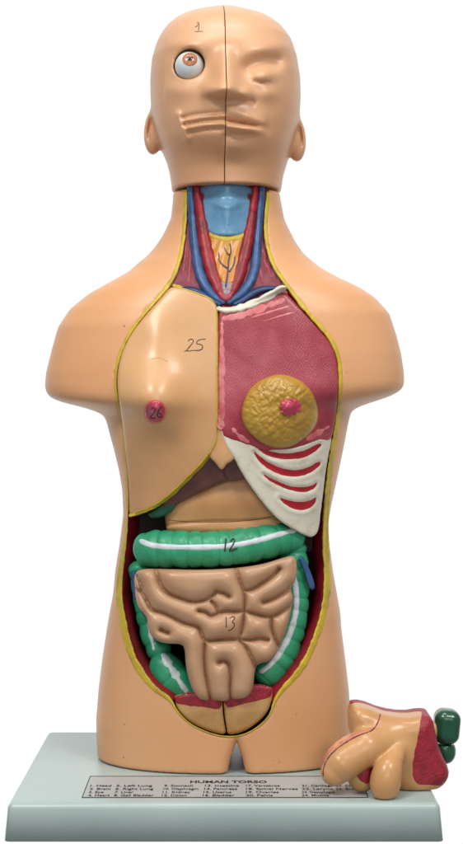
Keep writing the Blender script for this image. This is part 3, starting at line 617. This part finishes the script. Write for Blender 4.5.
def face(px, py):
    """height in mm of the features on the front of the head, photo pixels"""
    h = 0*px
    Rf = 1/(1+np.exp(-(px-225.5)/.8)); Lf = 1-Rf
    und = 1/(1+np.exp((py-95.8)/1.9))
    h += 23*np.exp(-(np.abs(px-226)/(8+np.clip(py-56, 0, 40)*.22))**2.2)*np.clip((py-44)/44, 0, 1)*und
    h += 3*g2(px, py, 227, 88, 12, 10)*und
    h += Rf*7.5*g2(px, py, 245, 94.5, 7, 7)*(1/(1+np.exp((py-100)/1.4)))
    h += Lf*5.5*np.exp(-(np.abs(px-214)/10)**3)*np.exp(-((py-90)/7)**2)*(1/(1+np.exp((py-97)/1.4)))
    h -= Rf*2.6*g2(px, py, 252.5, 102, 2.8, 3.0)
    h += 3.0*g2(px, py, 262, 50, 20, 8, -.1)+2.4*g2(px, py, 190, 44, 20, 8)
    h -= Rf*6.2*stroke(px, py, [(248,68),(256,63),(265,61),(274,61)], 8.0)
    h += Rf*7.0*g2(px, py, 263.5, 75, 11.5, 8.0)
    h -= Rf*1.9*stroke(px, py, [(254,80.5),(262,83.5),(270,82.5)], 1.7)
    h += Rf*3.6*g2(px, py, 268, 93, 11, 8)
    h -= Lf*3.0*g2(px, py, 205, 64, 7, 12)
    h += Lf*2.0*g2(px, py, 178, 90, 16, 9)
    xx = np.clip(px-226, -4, 42); yc = 107.5+.38*xx; ym = 120.5+.16*xx; fd = np.clip((268-px)/20, 0, 1)
    h += Rf*fd**.7*8.5*(1/(1+np.exp(-(py-yc+1)/4.2)))*np.clip(1-(py-yc)/np.maximum(ym-yc, 1.5), 0, 1)
    h -= Rf*fd*3.8*np.exp(-((py-ym)/1.6)**2)
    h += Rf*fd*7.0*np.exp(-((py-ym-5.2)/3.6)**2)
    h -= Rf*2.6*stroke(px, py, [(224,135.5),(240,135.5),(252,134)], 3.2)
    h -= Rf*1.0*g2(px, py, 228.5, 104, 3, 4)
    h += 5*g2(px, py, 232, 148, 20, 8)*(.3+.7*Rf)
    h -= Rf*1.4*g2(px, py, 267, 129, 4, 6)
    # mouth, left half: open ridges over the jaw
    for pts, a, w_ in (([(182,117.5),(200,113.5),(226,112)], -1.8, 1.8), ([(184,121),(202,117.5),(226,115.5)], 1.5, 1.6), ([(184,124.5),(204,120.5),(226,119)], -2.0, 1.5),
                       ([(186,128.5),(204,124.8),(226,123.5)], 2.6, 2.2), ([(190,132.5),(206,129.5),(226,128.5)], -1.6, 2.0), ([(178,114),(181,126),(187,139)], 2.4, 3.2), ([(184,118),(185,126),(190,134)], -1.2, 1.6)):
        h += Lf*a*stroke(px, py, pts, w_)
    return h
EY = (189.5, 66.5)
def head_fn(X, Y, Z):
    f = loft(X, Y, Z, hpy, hL, hR, hF, hBk, 2.35)
    f = smax(f, Z-810.5, 8)
    k = (CAMD+Y)/CAMD; px = X/k+CX; py = CY-(Z-CZ)/k
    m = (Y < 50) & (f < 50) & (f > -40) & (py > 30) & (py < 165) & (px > 165) & (px < 292)
    fh = np.zeros_like(f); fh[m] = face(px[m], py[m])*np.clip((50-Y[m])/35, 0, 1); f = f-fh*.92
    # ears: shells with a hollow
    for sgn, ex, ez in ((-1, 154.4, 131), (1, 295.4, 138)):
        c = PW(ex, ez, 58)
        th = math.radians(5)*sgn
        dx = X-c[0]; dy = Y-c[1]; dz = Z-c[2]
        u = (dx*math.cos(th)+dz*math.sin(th)); v = (-dx*math.sin(th)+dz*math.cos(th))
        e = np.sqrt((u/10.8)**2+(dy/13)**2+(v/24.5)**2)-1
        e = e*9
        u2 = u-sgn*4.4
        hol = (np.sqrt((u2/3.6)**2+((dy+13)/10)**2+((v-1)/15)**2)-1)*5
        e = smax(e, -hol, 1.5)
        lob = (np.sqrt(((u-sgn*2.5)/2.2)**2+((dy+8)/4)**2+((v+3)/8)**2)-1)*3
        e = smin(e, lob, 2)
        f = smin(f, e, 3.5)
    # socket
    c = PW(EY[0], EY[1], -10); s = np.sqrt((X-c[0])**2+(Z-c[2])**2)-15.6
    f = smax(f, -np.maximum(s, Y-8), 2.2)
    return smax(f, CUT+.8-Z, 1.2)
V, F = surface_net(head_fn, (-96, -78, 616), (84, 176, 818), 1.5, 2)
HSurf = Surf(V, F)
full = link('head_tmp', V, F, 'head', None)
xs = Xof(225.6, 0)/1000
halves = []
for sgn, lab in ((-1, 'bald head half holding the ball eye, with jaw ridges and a handwritten 1'), (1, 'bald head half with the closed eye, nostril and full lips')):
    t = thing('head_half', lab, 'head half', (Xof(198 if sgn < 0 else 252), 60, CUT), 'two halves of the split head')
    bm = bmesh.new(); bm.from_mesh(full.data)
    r = bmesh.ops.bisect_plane(bm, geom=bm.verts[:]+bm.edges[:]+bm.faces[:], plane_co=(xs+sgn*.0004, -.03, .7), plane_no=(math.cos(math.radians(2.5))*-sgn, math.sin(math.radians(2.5))*-sgn, 0), clear_outer=True)
    ed = [e for e in r['geom_cut'] if isinstance(e, bmesh.types.BMEdge)]
    try: bmesh.ops.contextual_create(bm, geom=ed)
    except Exception: bmesh.ops.triangle_fill(bm, edges=ed, use_beauty=True)
    off = Vector([v/1000 for v in ORG[t]])
    for v in bm.verts: v.co -= off
    me = bpy.data.meshes.new('face'); bm.to_mesh(me); bm.free(); me.materials.append(M['head'])
    for p in me.polygons: p.use_smooth = len(p.vertices) < 8
    o = bpy.data.objects.new('skull', me); COL.objects.link(o); o.parent = t; ORG[o] = ORG[t]; halves.append(t)
d = full.data; bpy.data.objects.remove(full); bpy.data.meshes.remove(d)
ink('handwritten_number', [[(256,127),(265,120),(275,104),(270,143)], [(253,146),(292,145)], [(262,105),(275,104)]], HSurf, halves[0], (140, 0), 4.63, .9)

# eyeball
ey0 = float(np.nanmean([HSurf.one(EY[0]-19, EY[1]), HSurf.one(EY[0], EY[1]-20)]))
eye = thing('eyeball', 'round white eyeball with brown iris set in the open left socket', 'eyeball', tuple(PW(EY[0], EY[1], ey0+4)))
ec = PW(EY[0], EY[1], ey0+4); er = 14.6
gz = np.array([0.05, -.88, .31]); gz /= np.linalg.norm(gz)
t1 = np.cross(gz, [0, 0, 1.]); t1 /= np.linalg.norm(t1); t2 = np.cross(t1, gz)
def cap(name, a0, a1, rad, m, parent, bul=0, na=20, nb=36):
    V = []; F = []
    for i in range(na+1):
        a = a0+(a1-a0)*i/na
        for j in range(nb):
            b = 2*math.pi*j/nb; rr = rad+bul*(1-(a/a1)**2)
            V.append(ec+rr*(gz*math.cos(a)+(t1*math.cos(b)+t2*math.sin(b))*math.sin(a)))
    for i in range(na):
        for j in range(nb): F.append([i*nb+j, i*nb+(j+1) % nb, (i+1)*nb+(j+1) % nb, (i+1)*nb+j])
    return link(name, V, F, m, parent)
wh = cap('eye_white', 0.001, math.pi-.001, er, 'white', eye, na=36)
ir = cap('iris', 0.001, .53, er+.15, 'iris', eye, .5)
cap('pupil', 0.001, .19, er+.75, 'pupil', ir, .35, na=6)

# ------------------------------------------------------------------ stand
stand = thing('display_base', 'pale grey green rectangular plastic base under the torso with a printed list of parts', 'base', (-7, 25, 0))
def rbox(name, x0, x1, y0, y1, z0, z1, bev, m, parent, segs=5):
    bm = bmesh.new(); bmesh.ops.create_cube(bm, size=1)
    for v in bm.verts: v.co = Vector((x0 if v.co.x < 0 else x1, y0 if v.co.y < 0 else y1, z0 if v.co.z < 0 else z1))
    for v in bm.verts:
        if v.co.z > z0+1: v.co.x += 3.0 if v.co.x < -7 else -3.0; v.co.y += 2.5 if v.co.y < 0 else -2.5
    bmesh.ops.bevel(bm, geom=[e for e in bm.edges if max(v.co.z for v in e.verts) > z0+1], offset=bev, segments=segs, profile=.5, affect='EDGES')
    V = [tuple(v.co) for v in bm.verts]; bm.verts.index_update(); F = [[v.index for v in f.verts] for f in bm.faces]; bm.free()
    o = link(name, V, F, m, parent); 
    return o
rbox('base_block', -208, 194, -130, 178, 0, 34.5, 5.5, 'base', stand)
lx0, lx1, ly0, ly1, lz = -139, 127, -109, -28, 34.5
rb = link('label_sheet', [(lx0, ly0, lz+.25), (lx1, ly0, lz+.25), (lx1, ly1, lz+.25), (lx0, ly1, lz+.25)], [[0, 1, 2, 3]], 'label', stand, smooth=False)
bd = [(lx0, ly0, lx1, ly0+1.6), (lx0, ly1-1.6, lx1, ly1), (lx0, ly0+1.6, lx0+.8, ly1-1.6), (lx1-.8, ly0+1.6, lx1, ly1-1.6)]
V = []; F = []
for a, b, c, e in bd:
    k = len(V); V += [(a, b, lz+.5), (c, b, lz+.5), (c, e, lz+.5), (a, e, lz+.5)]; F.append([k, k+1, k+2, k+3])
link('label_border', V, F, 'print', rb, smooth=False)
def text(name, s, x, y, wid, hgt, parent, bold=.006):
    c = bpy.data.curves.new('t', 'FONT'); c.body = s; c.size = 1; c.offset = bold; c.resolution_u = 3
    o = bpy.data.objects.new('t', c); COL.objects.link(o); bpy.context.view_layer.update()
    me = bpy.data.meshes.new_from_object(o.evaluated_get(bpy.context.evaluated_depsgraph_get()))
    V = np.array([tuple(v.co) for v in me.vertices]); F = [list(p.vertices) for p in me.polygons]
    bpy.data.objects.remove(o); bpy.data.curves.remove(c); bpy.data.meshes.remove(me)
    V[:, 0] = (V[:, 0]-V[:, 0].min())*wid/np.ptp(V[:, 0])+x; V[:, 1] = V[:, 1]*hgt/.72+y; V[:, 2] = lz+.5
    return link(name, V, F, 'print', parent, smooth=False)
def base_xy(px, py): k = (CZ-lz)/(py-CY); return (px-CX)*k, (k-1)*CAMD, k
x, y, k = base_xy(190, 783.4); text('printed_title', 'HUMAN TORSO', x, y, 77*k, 9.5, rb, .03)
cols = [(90, ['1. Head', '2. Brain', '3. Eye', '4. Heart'], [21, 21, 15, 22]), (116, ['5. Left Lung', '6. Right Lung', '7. Liver', '8. Gall Bladder'], [36, 38, 19, 40]),
        (164, ['9. Stomach', '10. Diaphragm', '11. Kidney', '12. Colon'], [29, 35, 28, 25]), (205, ['13. Intestine', '14. Pancreas', '15. Uterus', '16. Bladder'], [34, 33, 28, 32]),
        (246, ['17. Vertebrae', '18. Spinal Nerves', '19. Ovaries', '20. Pelvis'], [34, 52, 33, 27]), (302, ['21. Cartilage', '22. Larynx', '23. Oesophagus', '24. Muscle'], [31, 32, 33, 27]), (336, ['25. Chest', '26. Breast'], [24, 26])]
for cx_, L, Wd in cols:
    for s, py, wd in zip(L if len(L) > 2 else L, (787, 790.2, 793.5, 796.7), Wd):
        if py > 789 and len(L) == 2: pass
        x, y, k = base_xy(cx_-(py-787)*.25 if cx_ < 231 else cx_, py)
        text('printed_line', s, x, y, wd*k, 7.6, rb, .016)

# ------------------------------------------------------------------ loose pelvic insert lying on the base
ins = thing('pelvic_insert', 'loose male pelvic organ insert with red cut faces on the right of the base', 'anatomy insert', tuple(PW(400, 785, -70)))
bo = chaikin([(348,704),(362,703),(381,711),(404,714.5),(421,711.5),(430,713),(433,728),(438,748),(447,765),(446,775),(438,784),(424,790),(408,790),(396,787),(384,770),(372,750),(362,742),(350,740)], 1)
def capsule(X, Y, Z, a, b, ra, rb_):
    a = np.array(a); b = np.array(b); d = b-a; L = d@d
    t = np.clip(((X-a[0])*d[0]+(Y-a[1])*d[1]+(Z-a[2])*d[2])/L, 0, 1)
    return np.sqrt((X-a[0]-t*d[0])**2+(Y-a[1]-t*d[1])**2+(Z-a[2]-t*d[2])**2)-(ra+(rb_-ra)*t)
def ell(X, Y, Z, c, r, tilt=0):
    dx = X-c[0]; dz = Z-c[2]; u = dx*math.cos(tilt)+dz*math.sin(tilt); v = -dx*math.sin(tilt)+dz*math.cos(tilt)
    return (np.sqrt((u/r[0])**2+((Y-c[1])/r[1])**2+(v/r[2])**2)-1)*min(r)
def ins_body(X, Y, Z):
    k = (CAMD-60)/CAMD; px = X/k+CX; py = CY-(Z-CZ)/k
    p2 = px[:, 0, :]; q2 = py[:, 0, :]; d = -sdist(p2, q2, bo)[:, None, :]*k
    R = 14.0; dy = np.abs(Y+58)-30
    a = d+R; b = dy+R
    return np.minimum(np.maximum(a, b), 0)+np.sqrt(np.maximum(a, 0)**2+np.maximum(b, 0)**2)-R
def shaft(X, Y, Z):
    s1 = capsule(X, Y, Z, PW(396,736,-72), PW(366,748,-92), 15.5, 17.3)
    s2 = capsule(X, Y, Z, PW(366,748,-92), PW(341.5,764,-100), 17.3, 16.3)
    s3 = capsule(X, Y, Z, PW(341.5,764,-100), PW(334.5,772,-101), 16.3, 13)
    return smin(smin(s1, s2, 3), s3, 2)
def fbody(X, Y, Z):
    f = smin(ins_body(X, Y, Z), shaft(X, Y, Z), 5)
    f = smin(f, ell(X, Y, Z, PW(398,752,-78), (16, 16, 20)), 6)
    t_ = smin(ell(X, Y, Z, PW(385.6,781,-108), (14.6, 14.5, 21), -.12), capsule(X, Y, Z, PW(390,768,-104), PW(398,748,-86), 11, 9), 7)
    f = smin(f, t_, 2.5)
    return smax(f, 35.0-Z, 1)
V, F = surface_net(fbody, (76, -130, 30), (212, -12, 118), 1.5, 2)
IB = Surf(V, F)
Fa = np.array(F); C = V[Fa].mean(1); Nr = np.cross(V[Fa[:, 2]]-V[Fa[:, 0]], V[Fa[:, 3]]-V[Fa[:, 1]]); Nr /= np.linalg.norm(Nr, axis=1)[:, None]+1e-9
kk = (CAMD+C[:, 1])/CAMD; cpx = C[:, 0]/kk+CX; cpy = CY-(C[:, 2]-CZ)/kk
nz = .35*np.sin(C[:, 2]*1.3)+.4*np.sin(C[:, 2]*.7+C[:, 1])
red = (cpx > np.interp(cpy, [700, 712, 728, 748, 766, 778, 785], [424, 422, 419.5, 415.5, 412.5, 413, 418])+nz) & (cpy < 785.5+nz) & (Nr[:, 1] < .6)
red |= (Nr[:, 2] > .3) & (cpy < 719) & (cpx > 349) & (cpx < 424) & (C[:, 1] > -56+2*nz)
for it in range(8):                                     # smooth the edge between cut face and skin
    E = {}
    for m_, f4 in ((1, Fa[red]), (2, Fa[~red])):
        for f in f4:
            for q in range(4):
                e = tuple(sorted((int(f[q]), int(f[(q+1) % 4])))); E[e] = E.get(e, 0) | m_
    nb_ = {}
    for (a, b), m_ in E.items():
        if m_ == 3: nb_.setdefault(a, []).append(b); nb_.setdefault(b, []).append(a)
    V2 = V.copy()
    for a, l in nb_.items():
        if len(l) == 2: V2[a] = .5*V[a]+.25*(V[l[0]]+V[l[1]])
    V = V2
ib = link('pelvic_block', V, Fa[~red], 'flesh', ins); link('cut_face', V, Fa[red], 'cutred', ins)
V, F = surface_net(lambda X, Y, Z: smax(ell(X, Y, Z, PW(361,773,-88), (14, 14, 18), .15), 35.0-Z, 1), (98, -108, 30), (144, -64, 80), 1.3, 1)
scr = link('scrotum_section', V, F, 'testis', ins); SC = Surf(V, F)
relief('cut_patch', [(354,766),(362,760),(370,760),(373,772),(370,784),(363,783),(357,777)], SC, 'cutred', scr, rr=.5, thick=1, res=1.6, H=lambda x, y, d: .5+.3*np.sin(x*2), wob=.3)
sp = [(380.5,713,1.2),(379,720,1.5),(375.5,727,1.5),(371.5,731,1.5),(362,734,1.6),(352,738.5,1.6),(341,745.5,1.5),(332,753,1.5),(326,761,1.5),(323,770,1.6),(323.3,777,1.4)]
ribbon('peach_strip', [(374,727,2),(366,730.4,3),(356,733,4),(346,737.6,4),(336,744.4,4),(328,752.5,3.6),(323,762,3)], 4, IB, 'peach', ib, h=.5, sink=.8, wob=.1)
ribbon('section_line', sp, 1.5, IB, 'purple', ib, h=.6, sink=.5, step=1, seg=5, wob=.3)
# green bowel stump behind
bw = []
def sbox(X, Y, Z, c, r, R, t=0):
    dx = X-c[0]; dz = Z-c[2]; u = dx*math.cos(t)+dz*math.sin(t); v = -dx*math.sin(t)+dz*math.cos(t)
    q = [np.abs(u)-r[0]+R, np.abs(Y-c[1])-r[1]+R, np.abs(v)-r[2]+R]
    return np.sqrt(sum(np.maximum(a, 0)**2 for a in q))+np.minimum(np.maximum(np.maximum(q[0], q[1]), q[2]), 0)-R
c1 = PW(446.5,726,-48); c2 = PW(444.5,750,-46)
V, F = surface_net(lambda X, Y, Z: np.minimum(sbox(X, Y, Z, c1, (12.6, 14, 16.5), 9.5, -.10), smax(ell(X, Y, Z, c2, (11, 12, 13.5), .2), -sbox(X, Y, Z, c1, (13.5, 14.5, 17.3), 7, -.06), .5)), (184, -68, 44), (226, -28, 118), 1.2, 1)
link('bowel_stump', V, F, 'green_dark', ins)
V, F = surface_net(lambda X, Y, Z: ell(X, Y, Z, PW(434,731,-52), (4.5, 8, 9.5)), (182, -66, 70), (202, -36, 104), 1.2, 1)
link('duct_end', V, F, 'flesh', ins)
print('objects', len(bpy.data.objects))
